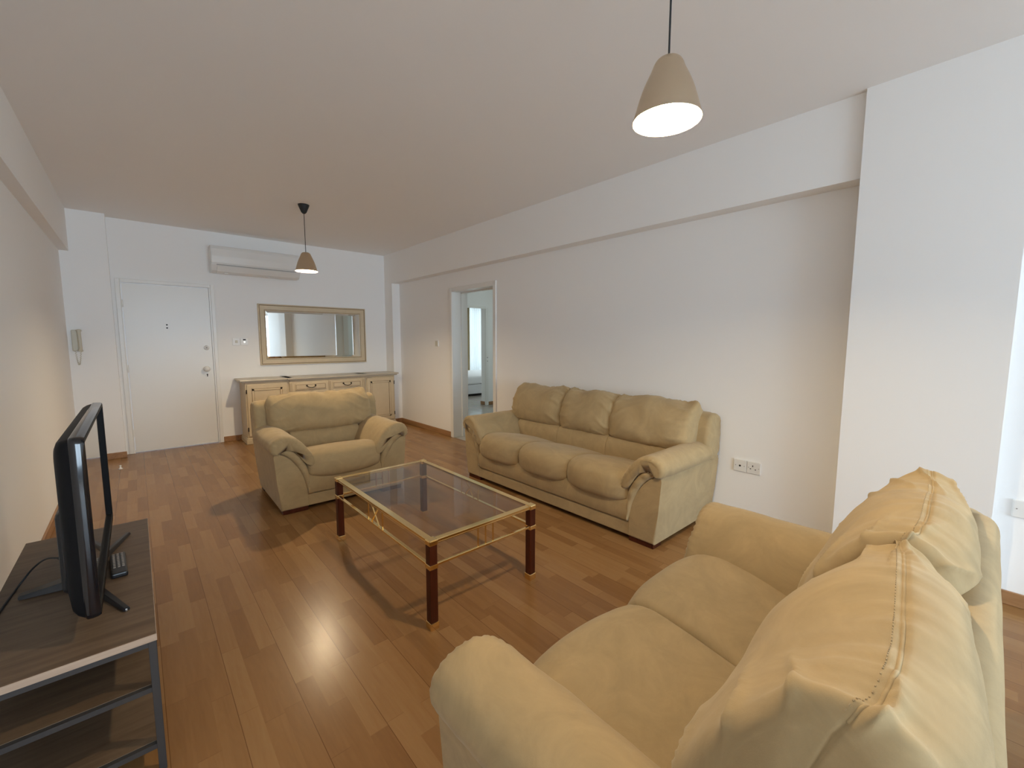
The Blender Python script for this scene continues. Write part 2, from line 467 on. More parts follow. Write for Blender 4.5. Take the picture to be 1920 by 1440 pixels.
# ------------------------------------------------------------------ hall doorway frame + hall + bedroom
bm = bmesh.new()
for (a, b) in ((4.04, 4.09), (5.0, 5.055)): box(bm, R - .016, R, a, b, 0, 2.095, bev=.004)
box(bm, R - .016, R, 4.09, 5.0, 2.045, 2.095, bev=.004)
box(bm, R - .012, R + WT + .012, 4.992, 5.0, 0, 2.045); box(bm, R - .012, R + WT + .012, 4.09, 4.098, 0, 2.045)
box(bm, R - .012, R + WT + .012, 4.098, 4.992, 2.037, 2.045)
box(bm, R + .135, R + .152, 4.980, 4.992, 0, 2.037); box(bm, R + .135, R + .152, 4.098, 4.110, 0, 2.037); box(bm, R + .135, R + .152, 4.098, 4.992, 2.022, 2.037)
struct('trim_2', bm, 'gloss_white')
struct('floor_hall', bx(R, 8.9, 3.2, 10.9, -.12, -.001), 'tile')
bm = bmesh.new()
box(bm, R + WT, 4.70, 7.13, 7.30, 0, H); box(bm, 4.70, 5.58, 7.13, 7.30, 2.062, H); box(bm, 5.58, 8.9, 7.13, 7.30, 0, H)
struct('wall_hall', bm, 'wall')
struct('wall_hall_end', bx(6.6, 6.8, 3.2, 7.13, 0, H), 'wall')
struct('wall_hall_near', bx(R + WT, 6.6, 3.0, 3.2, 0, H), 'wall')
bm = bmesh.new()
box(bm, R + WT, 7.25, 10.7, 10.85, 0, H); box(bm, 7.25, 8.6, 10.7, 10.85, 2.4, H); box(bm, 7.25, 8.6, 10.7, 10.85, 0, .2); box(bm, 8.6, 8.9, 10.7, 10.85, 0, H)
struct('wall_bedroom', bm, 'wall')
struct('wall_bedroom_side', bx(8.9, 9.1, 7.0, 10.85, 0, H), 'wall')
struct('wall_bedroom_left', bx(R + WT - .2, R + WT, F + .2, 10.85, 0, H), 'wall')
bboard('baseboard_hall', 5.64, 6.6, 7.116, 7.13, 0, .072)
bboard('baseboard_doorway', 5.566, 5.58, 7.18, 7.32, 0, .072)
bm = bmesh.new(); box(bm, 5.572, 5.632, 7.115, 7.175, 0, 2.062, bev=.003); box(bm, 4.68, 5.572, 7.115, 7.13, 2.04, 2.085)
t3 = struct('trim_3', bm, 'gloss_white')
bm = bmesh.new(); cyl(bm, (5.604, 7.114, 1.02), .012, .004, 'y', 16); cyl(bm, (5.604, 7.114, .945), .010, .004, 'y', 16)
link('strike_plate', bm, 'grey', t3)
bm = bmesh.new()
for (a, b, c, e) in ((7.25, 7.31, .2, 2.4), (8.54, 8.6, .2, 2.4), (7.31, 8.54, 2.34, 2.4), (7.31, 8.54, .2, .26), (7.9, 7.95, .26, 2.34)): box(bm, a, b, 10.72, 10.78, c, e)
w2 = struct('window_2', bm, 'alu')
link('window_pane', bx(7.31, 8.54, 10.747, 10.753, .26, 2.34), 'clear', w2)

bm = bmesh.new()
for (a, b, c, e) in ((4.55, 4.60, .7, 2.3), (5.80, 5.85, .7, 2.3), (4.60, 5.80, .7, .75), (4.60, 5.80, 2.25, 2.3)): box(bm, 6.55, 6.60, a, b, c, e)
struct('added_window_frame', bm, 'alu')  # unseen frame added on the solid end wall, behind the hall fill lamp

bed = empty('bed', (7.05, 9.4, 0), 0, 'white bed with a bare mattress in the bedroom beyond the hall doorway', 'bed')
link('bed_base', bx(-1.05, .95, -.88, .98, .055, .29, bev=.015), 'bedbase', bed)
link('mattress', bx(-1.05, .95, -.90, 1.0, .295, .50, bev=.05, seg=4), 'linen', bed, True)
for (a, b) in ((-.98, -.80), (.85, -.80), (-.98, .88), (.85, .88)): link('leg', bx(a - .04, a + .04, b - .04, b + .04, 0, .055), 'dark', bed)

def curtain(name, x0, x1, y, z0, z1, waves, amp, mat, label, cat='curtain'):
    bm = bmesh.new(); n = waves * 12; A = []; B = []
    for i in range(n + 1):
        u = i / n; x = x0 + (x1 - x0) * u; yy = y + amp * math.sin(u * waves * 2 * PI)
        A.append(bm.verts.new((x, yy, z0))); B.append(bm.verts.new((x, yy, z1)))
    for i in range(n): bm.faces.new((A[i], A[i + 1], B[i + 1], B[i]))
    bmesh.ops.solidify(bm, geom=bm.faces[:], thickness=.003)
    return tag(link(name, bm, mat, None, True), label, cat)
curtain('sheer_curtain', 7.60, 8.60, 10.60, .04, 2.60, 14, .018, 'sheer', 'white sheer curtain glowing with daylight over the bedroom window')
curtain('drape', 7.30, 7.60, 10.52, .04, 2.60, 5, .03, 'drape', 'beige drape bunched at the left of the bedroom sheer curtain')

# ------------------------------------------------------------------ sofas
def wrinkle(x, s, seed, fx=26.0, fs=5.0):
    return noise.noise(Vector((x * fx, s * fs, seed))) + .5 * noise.noise(Vector((x * fx * 2.1, s * fs * 1.7, seed + 9)))

def arm_parts(root, side, S, seed, hi):
    """side: +1 right, -1 left in local x; offsets measured outward from the seat edge"""
    e = S / 2
    X = lambda off: side * (e + off)
    body = [(0, .035), (0, .15), (.012, .20), (.032, .28), (.065, .36), (.105, .425), (.15, .468), (.20, .494), (.238, .50), (.238, .47), (.222, .25), (.200, .035)]
    bm = bmesh.new()
    pts = [(X(a), b) for a, b in body]
    extrude_poly(bm, pts, 0.0, .845, 'y', bev=.014, seg=3)
    arm = link('arm', bm, 'suede', root)
    # gusset roll that follows the curve on the front of the arm
    low = [(.004, .145), (.016, .20), (.036, .28), (.07, .36), (.112, .428), (.155, .470), (.20, .494), (.232, .500)]
    up = [(-.004, .150), (-.012, .22), (-.010, .30), (.012, .385), (.045, .445), (.11, .514), (.18, .541), (.225, .535)]
    nl = 30
    lo = catmull(low, nl, False); u2 = catmull(up, nl, False)
    bm = bmesh.new(); rings = []
    for i in range(nl):
        a = Vector((X(lo[i][0]), lo[i][1])); b = Vector((X(u2[i][0]), u2[i][1])); c = (a + b) / 2; hlf = (b - a) / 2
        bulge = .018 + .005 * math.sin(i * 1.3)
        ring = []
        for (u, y) in ((-1, .02), (-.92, .0), (-.6, -bulge * .75), (0, -bulge), (.6, -bulge * .75), (.92, .0), (1, .02), (1, .60), (-1, .60)):
            q = c + hlf * u
            wr = .003 * noise.noise(Vector((i * .9, u, seed))) if y < 0 else 0
            ring.append(bm.verts.new((q.x, y + wr, q.y)))
        rings.append(ring)
    for r0, r1 in zip(rings, rings[1:]):
        for k in range(9): bm.faces.new((r0[k], r0[(k + 1) % 9], r1[(k + 1) % 9], r1[k]))
    bm.faces.new(rings[0]); bm.faces.new(list(reversed(rings[-1])))
    link('arm_gusset', bm, 'suede', root, True)
    # padded roll on top
    pad = [(.245, .492), (.262, .540), (.240, .590), (.190, .617), (.130, .620), (.075, .598), (.025, .553), (-.015, .500), (-.048, .440), (-.066, .380),
           (-.050, .352), (-.010, .365), (.020, .400), (.060, .462), (.11, .505), (.17, .530), (.215, .515)]
    prof = [(X(a), b) for a, b in pad]
    half = .365
    def disp(a, b, w, s, t):
        d = (t + 1) * half
        pk = math.exp(-d / .035) * .0045 * math.sin(s * 2 * PI * 34 + 3 * noise.noise(Vector((s * 20, seed, 0)))) * (.6 + .6 * noise.noise(Vector((s * 9, 4, seed))))
        gd = .010 * math.exp(-((t + .15) / .9) ** 4)
        return pk + .004 * noise.noise(Vector((s * 9, w * 6, seed))) + .0025 * wrinkle(w, s, seed, 12, 9)
    bm = bmesh.new()
    loft(bm, prof, half, 64 if hi else 44, 110 if hi else 80, axis='y', disp=disp, cx=half - .022, rr=.036, dome=0)
    link('arm_pad', bm, 'suede', root, True)

def back_cushion(root, cx, half, seed, hi, zs=1.0, drift=0.0):
    prof = [(.560, .540), (.508, .575), (.488, .640), (.500, .725), (.538, .805), (.592, .872), (.655, .915), (.722, .932), (.778, .912), (.812, .865), (.815, .795),
            (.780, .700), (.700, .610), (.630, .552)]
    ns = 150 if hi else 90; nt = 130 if hi else 70
    s_seam = 7 / len(prof)
    def shift(a, b, t):
        f = 1 - abs(t) ** 3
        top = smoothstep(.66, .91, b)
        sag = -.012 * top * (1 - f) + .012 * top * math.cos(t * 5 + seed)
        if drift > .04:
            tp = smoothstep(.1, 1, -t) * math.exp(-((b - .83) / .09) ** 2) * (1 if a < .70 else 0)
            a += .048 * tp; b -= .022 * tp
        a = a + drift * (.45 + .55 * top) * smoothstep(-1, 1, t)
        b = .545 + (b - .545) * zs + drift * .25 * top * smoothstep(-1, 1, t)
        ear = (.012 if hi else .004) * math.exp(-((abs(t) - .93) / .05) ** 2) * math.exp(-((b - .93) / .03) ** 2)
        return (a, b + sag * .8 + ear)
    def disp(a, b, w, s, t):
        ds = abs(s - s_seam)
        fr = math.exp(-ds / .055)
        v = .0078 * fr * wrinkle(w, s, seed, 30, 3) + .0075 * (1 if hi else 1.7) * math.exp(-ds / .16) * noise.noise(Vector((w * 13, s * 5, seed + 3)))
        v += .0095 * noise.noise(Vector((w * 4.2 + s * 5, s * 6, seed + 5)))
        # slanted gather folds running down from the seam towards the ends
        q = w * 9 + s * 26 * (1 if t > 0 else -1) + 2.5 * noise.noise(Vector((w * 4, s * 4, seed + 7)))
        v += .0130 * smoothstep(.30, .85, abs(t)) * (1 - smoothstep(.93, 1, abs(t))) * (1 - abs(math.sin(q))) ** 3
        # pinch creases rising from the lower front edge
        lowf = math.exp(-((b - .57) / .05) ** 2) * (1 if a < .62 else .2)
        v += .006 * lowf * wrinkle(w, s, seed + 20, 24, 2)
        v -= .0050 * math.exp(-(ds / .0045) ** 2)                      # stitched seam valley
        return v
    bm = bmesh.new()
    bm, grid = loft(bm, prof, half, nt, ns, axis='x', shift=shift, disp=disp, cx=cx, rr=.034 if hi else .046, puff=.26 if hi else .34, dome=.010)
    k = round(s_seam * ns)
    seam = [g[k].co.copy() for g in grid[8:-8]]
    seam2 = [g[k - 2].co.copy().lerp(g[k - 1].co, .2) for g in grid[10:-10]]
    c = link('back_cushion', bm, 'suede', root, True)
    bm = bmesh.new(); tube(bm, [p + Vector((0, 0, .0006)) for p in seam], .0030, 8)
    link('top_seam', bm, 'suede', c, True)
    if hi:
        bm = bmesh.new(); acc = 0
        for a, b in zip(seam2, seam2[1:]):
            acc += (b - a).length
            if acc > .0065:
                acc = 0; d = (b - a).normalized()
                m = (a + b) / 2 + Vector((0, -.0004, .0008))
                tube(bm, [m - d * .0016, m, m + d * .0016], .0008, 5)
        link('stitching', bm, 'seam', c)
    return c

def sofa(name, loc, rotz, n, S, label, cat, seed, hi=False, zs=1.0, drift=0.0):
    root = empty(name, loc, rotz, label, cat)
    e = S / 2; w = S / n
    # plinth frame and front rail
    bm = bmesh.new(); box(bm, -e - .005, e + .005, .006, .84, .035, .128, bev=.008)
    link('front_rail', bm, 'suede', root)
    prof = [(.010, .132), (-.008, .16), (-.014, .21), (-.006, .27), (.03, .315), (.12, .325), (.25, .32), (.25, .14), (.10, .130)]
    bm = bmesh.new()
    loft(bm, prof, e + .004, 60, 48, rr=.01, axis='x', disp=lambda a, b, w_, s, t: .003 * noise.noise(Vector((w_ * 7, s * 4, seed))) + (.0022 * wrinkle(w_, s, seed + 2, 14, 5) * smoothstep(.75, 1, abs(t))))
    link('front_panel', bm, 'suede', root, True)
    # seats
    sp = [(-.012, .372), (.004, .418), (.045, .450), (.12, .464), (.25, .452), (.38, .424), (.50, .398), (.56, .37), (.55, .30), (.40, .275), (.20, .270), (.06, .268), (.005, .285), (-.012, .325)]
    for i in range(n):
        cx = -e + w * (i + .5)
        def shift(a, b, t):
            nose = 1 - smoothstep(.0, .33, a)
            f = 1 - abs(t) ** 3.2
            a2 = a + nose * (.012 - (.034 if hi else .050) * f)
            b2 = b + .012 * (1 - t * t) * (1 if b > .37 else 0) - (.022 * f * nose if b < .33 else 0)
            return (a2, b2)
        def disp(a, b, w_, s, t, sd=seed + i * 3.1):
            ends = smoothstep(.55, 1, abs(t))
            return .0035 * noise.noise(Vector((w_ * 5, s * 8, sd))) + .0030 * ends * wrinkle(w_ * .6, s * 2.2, sd, 12, 16) * math.exp(-((a + .0) / .14) ** 2)
        bm = bmesh.new()
        loft(bm, sp, w / 2 + .001, 70 if hi else 48, 110 if hi else 72, axis='x', shift=shift, disp=disp, cx=cx, rr=.030)
        link('seat_cushion', bm, 'suede', root, True)
    # lumbar panels
    lp = [(.500, .36), (.488, .42), (.494, .48), (.516, .535), (.56, .56), (.64, .56), (.65, .45), (.62, .34)]
    for i in range(n):
        cx = -e + w * (i + .5)
        bm = bmesh.new()
        loft(bm, lp, w / 2 + .001, 36, 40, rr=.012, axis='x', cx=cx, disp=lambda a, b, w_, s, t: .002 * wrinkle(w_, s, seed + 4, 12, 6))
        link('lumbar_panel', bm, 'suede', root, True)
    # backrest shell
    bp = [(.66, .06), (.655, .30), (.67, .55), (.715, .72), (.765, .800), (.820, .822), (.860, .800), (.871, .72), (.870, .45), (.864, .20), (.85, .05), (.75, .045)]
    bm = bmesh.new()
    loft(bm, bp, e + .205, 70, 60, rr=.045, axis='x', disp=lambda a, b, w_, s, t: .0025 * noise.noise(Vector((w_ * 6, s * 9, seed))))
    link('backrest', bm, 'suede', root, True)
    # wings
    for sd in (-1, 1):
        wp = [(.66, .50), (.640, .60), (.650, .72), (.680, .79), (.735, .822), (.80, .822), (.85, .79), (.862, .70), (.86, .58), (.82, .48), (.74, .46)]
        bm = bmesh.new()
        loft(bm, wp, .085, 34, 60, rr=.038, axis='x', cx=sd * (e + .160),
             disp=lambda a, b, w_, s, t: .004 * wrinkle(w_ * .5, s * 2, seed + sd, 14, 17) * smoothstep(.2, 1, abs(t)) + .002 * noise.noise(Vector((w_ * 14, s * 12, seed))))
        link('wing', bm, 'suede', root, True)
    # back cushions, the end ones reach over the arms
    ex = .135 if not hi else .150
    for i in range(n):
        a = -e + w * i - (ex if i == 0 else 0); b = -e + w * (i + 1) + (ex if i == n - 1 else 0)
        back_cushion(root, (a + b) / 2, (b - a) / 2 + .012, seed + i * 1.7, hi, zs, drift if i == n - 1 else drift * .35)
    for sd in (-1, 1): arm_parts(root, sd, S, seed + 11 * sd, hi)
    for sd in (-1, 1):
        for (ya, yb) in ((.012, .11), (.73, .83)):
            xa, xb = sorted((sd * (e + .005), sd * (e + .19)))
            link('foot', bx(xa, xb, ya, yb, 0, .036, bev=.003), 'footwood', root)
    return root

sofa('sofa', (2.452, 2.41, 0), -PI / 2, 3, 1.675, 'tan suede three-seat sofa along the right wall behind the glass coffee table', 'sofa', 3.3, zs=.94)
sofa('armchair', (1.285, 3.57, 0), math.radians(-1.0), 1, .615, 'tan suede armchair standing in front of the cream sideboard', 'armchair', 8.1, zs=.86)
sofa('loveseat', (1.257, .812, 0), PI, 2, 1.065, 'tan suede two-seat sofa in the foreground, seen from its back corner', 'sofa', 5.9, hi=True, drift=.048)

# ------------------------------------------------------------------ coffee table
TX0, TX1, TY0, TY1, TZ = .960, 1.645, 1.655, 2.900, .442
ct = empty('coffee_table', ((TX0 + TX1) / 2, (TY0 + TY1) / 2, 0), 0, 'brass framed glass coffee table with dark red wooden legs', 'coffee table')
ox, oy = (TX0 + TX1) / 2, (TY0 + TY1) / 2
hx, hy = (TX1 - TX0) / 2, (TY1 - TY0) / 2; LW = .040
for sx in (-1, 1):
    for sy in (-1, 1):
        xa, xb = sorted((sx * hx, sx * (hx - LW))); ya, yb = sorted((sy * hy, sy * (hy - LW)))
        lg = link('leg', bx(xa, xb, ya, yb, .03, TZ - .004, bev=.002), 'footwood', ct)
        g = .003
        link('foot_cap', bx(xa - g, xb + g, ya - g, yb + g, 0, .035, bev=.002), 'brass', lg)
        link('collar', bx(xa - g, xb + g, ya - g, yb + g, .300, .322, bev=.002), 'brass', lg)
        link('top_cap', bx(xa - g, xb + g, ya - g, yb + g, .415, TZ, bev=.005), 'brass', lg)
def rail(name, a, b, c, d, e, f, parent=ct): return link(name, bx(a, b, c, d, e, f, bev=.0015, seg=1), 'brass', parent)
for s in (-1, 1):
    xa, xb = sorted((s * (hx - .003), s * (hx - .036)))
    tr = rail('long_top_rail', xa, xb, -hy + LW, hy - LW, .424, .438)
    xa2, xb2 = sorted((s * (hx - .003), s * (hx - .008))); rail('rail_lip', xa2, xb2, -hy + LW, hy - LW, .419, .426, tr)
    xc = s * (hx - .011)
    lo = rail('long_lower_rail', xc - .009, xc + .009, -hy + LW, hy - LW, .308, .320)
    bm = bmesh.new()
    for yv in (-.095, .095): cyl(bm, (xc, yv, .372), .0045, .112, 'z', 10)
    for (ya, yb) in ((-.05, .05), (.05, -.05)):
        tube(bm, [(xc, ya, .318), (xc, 0, .372), (xc, yb, .428)], .0045, 8)
    link('cross_ornament', bm, 'brass', ct)
    ya, yb = sorted((s * (hy - .003), s * (hy - .036)))
    tr = rail('short_top_rail', -hx + LW, hx - LW, ya, yb, .424, .438)
    ya2, yb2 = sorted((s * (hy - .003), s * (hy - .008))); rail('rail_lip', -hx + LW, hx - LW, ya2, yb2, .419, .426, tr)
    yc = s * (hy - .011)
    rail('short_lower_rail', -hx + LW, hx - LW, yc - .007, yc + .007, .309, .321)
    for xv in (-.048, 0, .048):
        link('upright_bar', cyl(bmesh.new(), (xv - .008, yc, .372), .0045, .112, 'z', 10), 'brass', ct)
link('glass_top', bx(-hx + .036, hx - .036, -hy + .036, hy - .036, .428, .437, bev=.002, seg=1), 'glass', ct)
for o in [ct]: pass
ct.location = (ox, oy, 0)

# ------------------------------------------------------------------ pendant lamps
def pendant(x, y, ztop, zbot, rad, label, bulb):
    t = empty('pendant_lamp', (x, y, H), 0, label, 'ceiling lamp', 'brass pendant lamps over the living room')
    link('ceiling_canopy', lathe(bmesh.new(), [(0, 0), (.055, 0), (.052, -.012), (.026, -.075), (.014, -.088), (0, -.09)], 40), 'cord', t, True)
    zt = ztop - H; zb = zbot - H; hh = zt - zb
    link('cord', cyl(bmesh.new(), (0, 0, (-.08 + zt) / 2), .0032, abs(zt) - .08 + .01, 'z', 10), 'cord', t)
    out = [(0, zt), (.020, zt - .001), (.037, zt - .008), (.047, zt - .022), (.055, zt - .042), (rad * .745, zt - hh * .52), (rad, zb)]
    inn = [(rad - .0015, zb), (rad * .745 - .0025, zt - hh * .52), (.052, zt - .044), (.043, zt - .026), (.03, zt - .012), (0, zt - .006)]
    pts = catmull(out, 30, False)
    sh = link('lamp_shade', lathe(bmesh.new(), [(max(0, a), b) for a, b in pts], 72), 'shade', t, True)
    link('shade_lining', lathe(bmesh.new(), [(max(0, a), b) for a, b in catmull(inn, 26, False)], 72), 'shade_in', sh, True)
    link('rim', lathe(bmesh.new(), [(rad - .002, zb + .001), (rad, zb - .0012), (rad + .0012, zb + .001), (rad - .002, zb + .001)], 72), 'shade', sh, True)
    sk = link('socket', cyl(bmesh.new(), (0, 0, zt - .045), .02, .07, 'z', 24), 'plastic', t)
    bt = zb + .028
    link('bulb', lathe(bmesh.new(), [(0, bt), (.014, bt + .001), (.0185, bt + .008), (.019, bt + .075), (.014, zt - .075), (0, zt - .072)], 28), bulb, sk, True)
    return t
pendant(1.375, .778, 2.286, 2.090, .110, 'brass cone pendant lamp hanging large and near, above the loveseat', 'bulb')
pendant(1.409, 4.854, 2.287, 2.092, .108, 'small distant brass pendant lamp with black ceiling canopy, in front of the air conditioner', 'bulb_far')

# ------------------------------------------------------------------ air conditioner
ac = empty('air_conditioner', (1.315, F, 2.24), 0, 'white split air conditioner mounted on the far wall above the mirror', 'air conditioner')
pf = [(0, 0), (-.12, 0), (-.165, .022), (-.195, .085), (-.205, .12), (-.205, .29), (-.195, .32), (-.16, .332), (0, .332)]
link('body', extrude_poly(bmesh.new(), pf, -.52, .52, 'x', bev=.006), 'plastic', ac)
bm = bmesh.new(); extrude_poly(bm, [(-.206, .118), (-.206, .29), (-.211, .288), (-.213, .20), (-.210, .116)], -.512, .512, 'x')
link('front_cover', bm, 'plastic', ac)
bm = bmesh.new(); extrude_poly(bm, [(-.128, .000), (-.168, .018), (-.198, .080), (-.206, .078), (-.174, .010), (-.130, -.010)], -.46, .46, 'x')
fl = link('louver_flap', bm, 'plastic', ac)
link('flap_gap', bx(-.465, .465, -.2035, -.19, .088, .094), 'grey', ac)
for xx in (-.38, .1): link('clip', bx(xx, xx + .04, -.16, -.12, -.008, .001), 'plastic', ac)

# ------------------------------------------------------------------ mirror
MX0, MX1, MZ0, MZ1 = 1.312, 2.832, 1.022, 1.880
mr = empty('wall_mirror', ((MX0 + MX1) / 2, F, (MZ0 + MZ1) / 2), 0, 'wide rectangular mirror with a cream frame, hanging over the sideboard', 'mirror')
hw, hh = (MX1 - MX0) / 2, (MZ1 - MZ0) / 2
def frame_ring(bm, stations):
    rings = []
    for off, y in stations:
        rings.append([bm.verts.new((sx * (hw - off), y, sz * (hh - off))) for sx, sz in ((-1, -1), (1, -1), (1, 1), (-1, 1))])
    for a, b in zip(rings, rings[1:]):
        for k in range(4): bm.faces.new((a[k], a[(k + 1) % 4], b[(k + 1) % 4], b[k]))
    return bm
link('frame', frame_ring(bmesh.new(), [(0, 0), (0, -.030), (.004, -.036), (.014, -.036), (.018, -.030), (.024, -.028), (.080, -.024), (.084, -.027), (.092, -.026), (.096, -.012)]), 'cream', mr)
bm = frame_ring(bmesh.new(), [(.0155, -.0345), (.0185, -.0305), (.0225, -.0290)]); frame_ring(bm, [(.0795, -.0246), (.0835, -.0275), (.0845, -.0277)])
link('frame_line', bm, 'patina', mr)
bm = frame_ring(bmesh.new(), [(.093, -.014), (.120, -.0175)])
bm.faces.new([bm.verts.new((sx * (hw - .120), -.0175, sz * (hh - .120))) for sx, sz in ((-1, -1), (1, -1), (1, 1), (-1, 1))])
link('mirror_glass', bm, 'mirror', mr)

# ------------------------------------------------------------------ sideboard
sb = empty('sideboard', (2.085, 6.42, 0), 0, 'long cream sideboard with brown patina lines under the wall mirror', 'sideboard')
X = lambda x: x - 2.085
Y = lambda y: y - 6.42
bm = bmesh.new(); box(bm, X(1.045), X(3.135), .012, .385, .075, .822, bev=.003); box(bm, X(1.575), X(2.640), -.012, .1, .075, .822, bev=.003)
link('carcass', bm, 'cream', sb)
bm = bmesh.new()
for (a, b, f) in ((1.028, 1.60, -.004), (1.56, 2.655, -.028), (2.62, 3.152, -.004)):
    box(bm, X(a), X(b), f, .39, 0, .062, bev=.006); box(bm, X(a) + .006, X(b) - .006, f + .008, .39, .060, .082, bev=.008)
link('plinth', bm, 'cream', sb)
bm = bmesh.new()
for (a, b, f) in ((.985, 1.62, -.035), (1.54, 2.680, -.060), (2.60, 3.195, -.035)):
    box(bm, X(a), X(b), f, .39, .835, .857, bev=.006); box(bm, X(a) + .02, X(b) - .02, f + .02, .39, .815, .837, bev=.008)
link('worktop', bm, 'cream_top', sb)
def panel(name, x0, x1, z0, z1, y, parent, kind='door', lines=True):
    p = link(name, bx(x0, x1, y - .018, y, z0, z1, bev=.003), 'cream', parent)
    def ring(i, wd, dy):
        bm = bmesh.new()
        for a in ((x0 + i, x0 + i + wd, z0 + i, z1 - i), (x1 - i - wd, x1 - i, z0 + i, z1 - i), (x0 + i, x1 - i, z0 + i, z0 + i + wd), (x0 + i, x1 - i, z1 - i - wd, z1 - i)):
            box(bm, a[0], a[1], y - .018 - dy, y - .017, a[2], a[3])
        return bm
    if kind == 'door':
        link('panel_moulding', ring(.058, .022, .007), 'cream', p)
        l = ring(.054, .0045, .0035)
        link('patina_line', l, 'patina', p)
        link('patina_line', ring(.080, .004, .0035), 'patina', p)
    else:
        link('patina_line', ring(.010, .004, .0015), 'patina', p)
    return p
for (a, b, hxp) in ((1.062, 1.535, 1.056), (2.672, 3.115, 3.121)):
    dr = panel('door', X(a), X(b), .105, .790, .012, sb)
    for zz in (.70, .20): link('hinge', cyl(bmesh.new(), (X(hxp), -.008, zz), .006, .055, 'z', 10), 'bronze', dr)
for (a, b) in ((1.635, 2.060), (2.150, 2.575)): panel('door', X(a), X(b), .105, .655, -.012, sb)
for (a, b) in ((1.640, 2.052), (2.148, 2.566)):
    dw = panel('drawer', X(a), X(b), .680, .765, -.012, sb, 'drawer')
    cx = X((a + b) / 2)
    bm = bmesh.new()
    pts = [(cx - .058, -.034, .735), (cx - .054, -.052, .728), (cx - .038, -.058, .716), (cx, -.060, .706), (cx + .038, -.058, .716), (cx + .054, -.052, .728), (cx + .058, -.034, .735)]
    tube(bm, catmull(pts, 28, False), .0045, 8)
    for s in (-1, 1): lathe_c = cyl(bm, (cx + s * .058, -.034, .737), .011, .012, 'y', 16)
    link('handle', bm, 'bronze', dw, True)
for xx in (1.585, 2.105, 2.612):
    pl = link('pilaster', bx(X(xx) - .018, X(xx) + .018, -.020, -.010, .10, .80, bev=.002), 'cream', sb)
    for dx in (-.012, 0, .012): link('patina_line', bx(X(xx) + dx - .0015, X(xx) + dx + .0015, -.0212, -.0195, .12, .78), 'patina', pl)

# ------------------------------------------------------------------ tv stand
ts = empty('tv_stand', (-.21, 2.225, 0), 0, 'low oak and black metal television stand against the left wall', 'tv stand')
x0, x1, ya, yb = -.210, .203, -.573, .573
top = link('top_board', bx(x0, x1, ya, yb, .438, .460, bev=.001, seg=1), 'tvwood', ts)
bm = bmesh.new(); box(bm, x0 - .0005, x1 + .0008, ya - .0012, ya + .0005, .4385, .4595); box(bm, x1 - .0005, x1 + .001, ya, yb, .4385, .4595)
link('edge_band', bm, 'tvedge', top)
for (px, py) in ((x1 - .021, ya + .002), (x0 + .001, ya + .002), (x1 - .021, yb - .022), (x0 + .001, yb - .022)):
    link('leg', bx(px, px + .020, py, py + .020, 0, .438, bev=.001, seg=1), 'metal_black', ts)
for zz in (.420, .272, .080):
    bm = bmesh.new()
    for py in (ya + .004, yb - .020): box(bm, x0 + .02, x1 - .02, py, py + .016, zz, zz + .016)
    for px in (x0 + .003, x1 - .019): box(bm, px, px + .016, ya + .02, yb - .02, zz, zz + .016)
    link('rail', bm, 'metal_black', ts)
for zz in (.274, .082): link('shelf', bx(x0 + .019, x1 - .019, ya + .020, yb - .020, zz, zz + .016), 'tvwood', ts)
link('divider_panel', bx(x0 + .02, x1 - .03, -.01, .008, .290, .436), 'tvwood', ts)

# ------------------------------------------------------------------ television
tv = empty('television', (-.14, 2.21, .46), 0, 'black flat screen television standing on the low oak stand', 'television')
W2, TB, TT = .4825, .070, .620
def rrect(w, z0, z1, r, n=5):
    o = []
    for cx_, cz, a0 in ((w - r, z0 + r, -PI / 2), (w - r, z1 - r, 0), (-w + r, z1 - r, PI / 2), (-w + r, z0 + r, PI)):
        for i in range(n + 1):
            a = a0 + PI / 2 * i / n; o.append((cx_ + r * math.cos(a), cz + r * math.sin(a)))
    return o
bm = bmesh.new(); rings = []
for (xx, ins) in ((.0, .004), (-.002, 0), (-.012, 0), (-.020, .002), (-.036, .010), (-.048, .022), (-.058, .060), (-.062, .12)):
    q = rrect(W2 - ins, TB + ins, TT - ins * .6, .018 + ins * .3)
    rings.append([bm.verts.new((xx, a, b)) for a, b in q])
for a, b in zip(rings, rings[1:]):
    for k in range(len(a)): bm.faces.new((a[k], a[(k + 1) % len(a)], b[(k + 1) % len(a)], b[k]))
bm.faces.new(rings[0]); bm.faces.new(list(reversed(rings[-1])))
link('housing', bm, 'housing', tv, True)
bm = bmesh.new(); rings = []
for (xx, ins) in ((-.021, .001), (-.017, -.0025), (-.006, -.003), (.006, -.002), (.0125, .001)):
    q = rrect(W2 - ins, TB + ins, TT - ins, .020)
    rings.append([bm.verts.new((xx, a, b)) for a, b in q])
for a, b in zip(rings, rings[1:]):
    for k in range(len(a)): bm.faces.new((a[k], a[(k + 1) % len(a)], b[(k + 1) % len(a)], b[k]))
link('side_trim', bm, 'gloss_black', tv, True)
link('screen', bx(-.001, .0012, -W2 + .020, W2 - .020, TB + .030, TT - .020), 'screen', tv)
bm = bmesh.new()
for a in ((-W2 + .001, -W2 + .018, TB + .006, TT - .006), (W2 - .018, W2 - .001, TB + .006, TT - .006), (-W2 + .004, W2 - .004, TT - .018, TT - .006), (-W2 + .004, W2 - .004, TB + .006, TB + .026)):
    box(bm, -.003, .0130, a[0], a[1], a[2], a[3], bev=.003, seg=2)
link('bezel', bm, 'housing', tv)
link('speaker_bulge', bx(-.085, -.045, -.30, .30, .085, .36, bev=.02, seg=3), 'black', tv)
st = link('stand_neck', bx(-.090, -.035, -.055, .055, .008, .15, bev=.012, seg=3), 'black', tv)
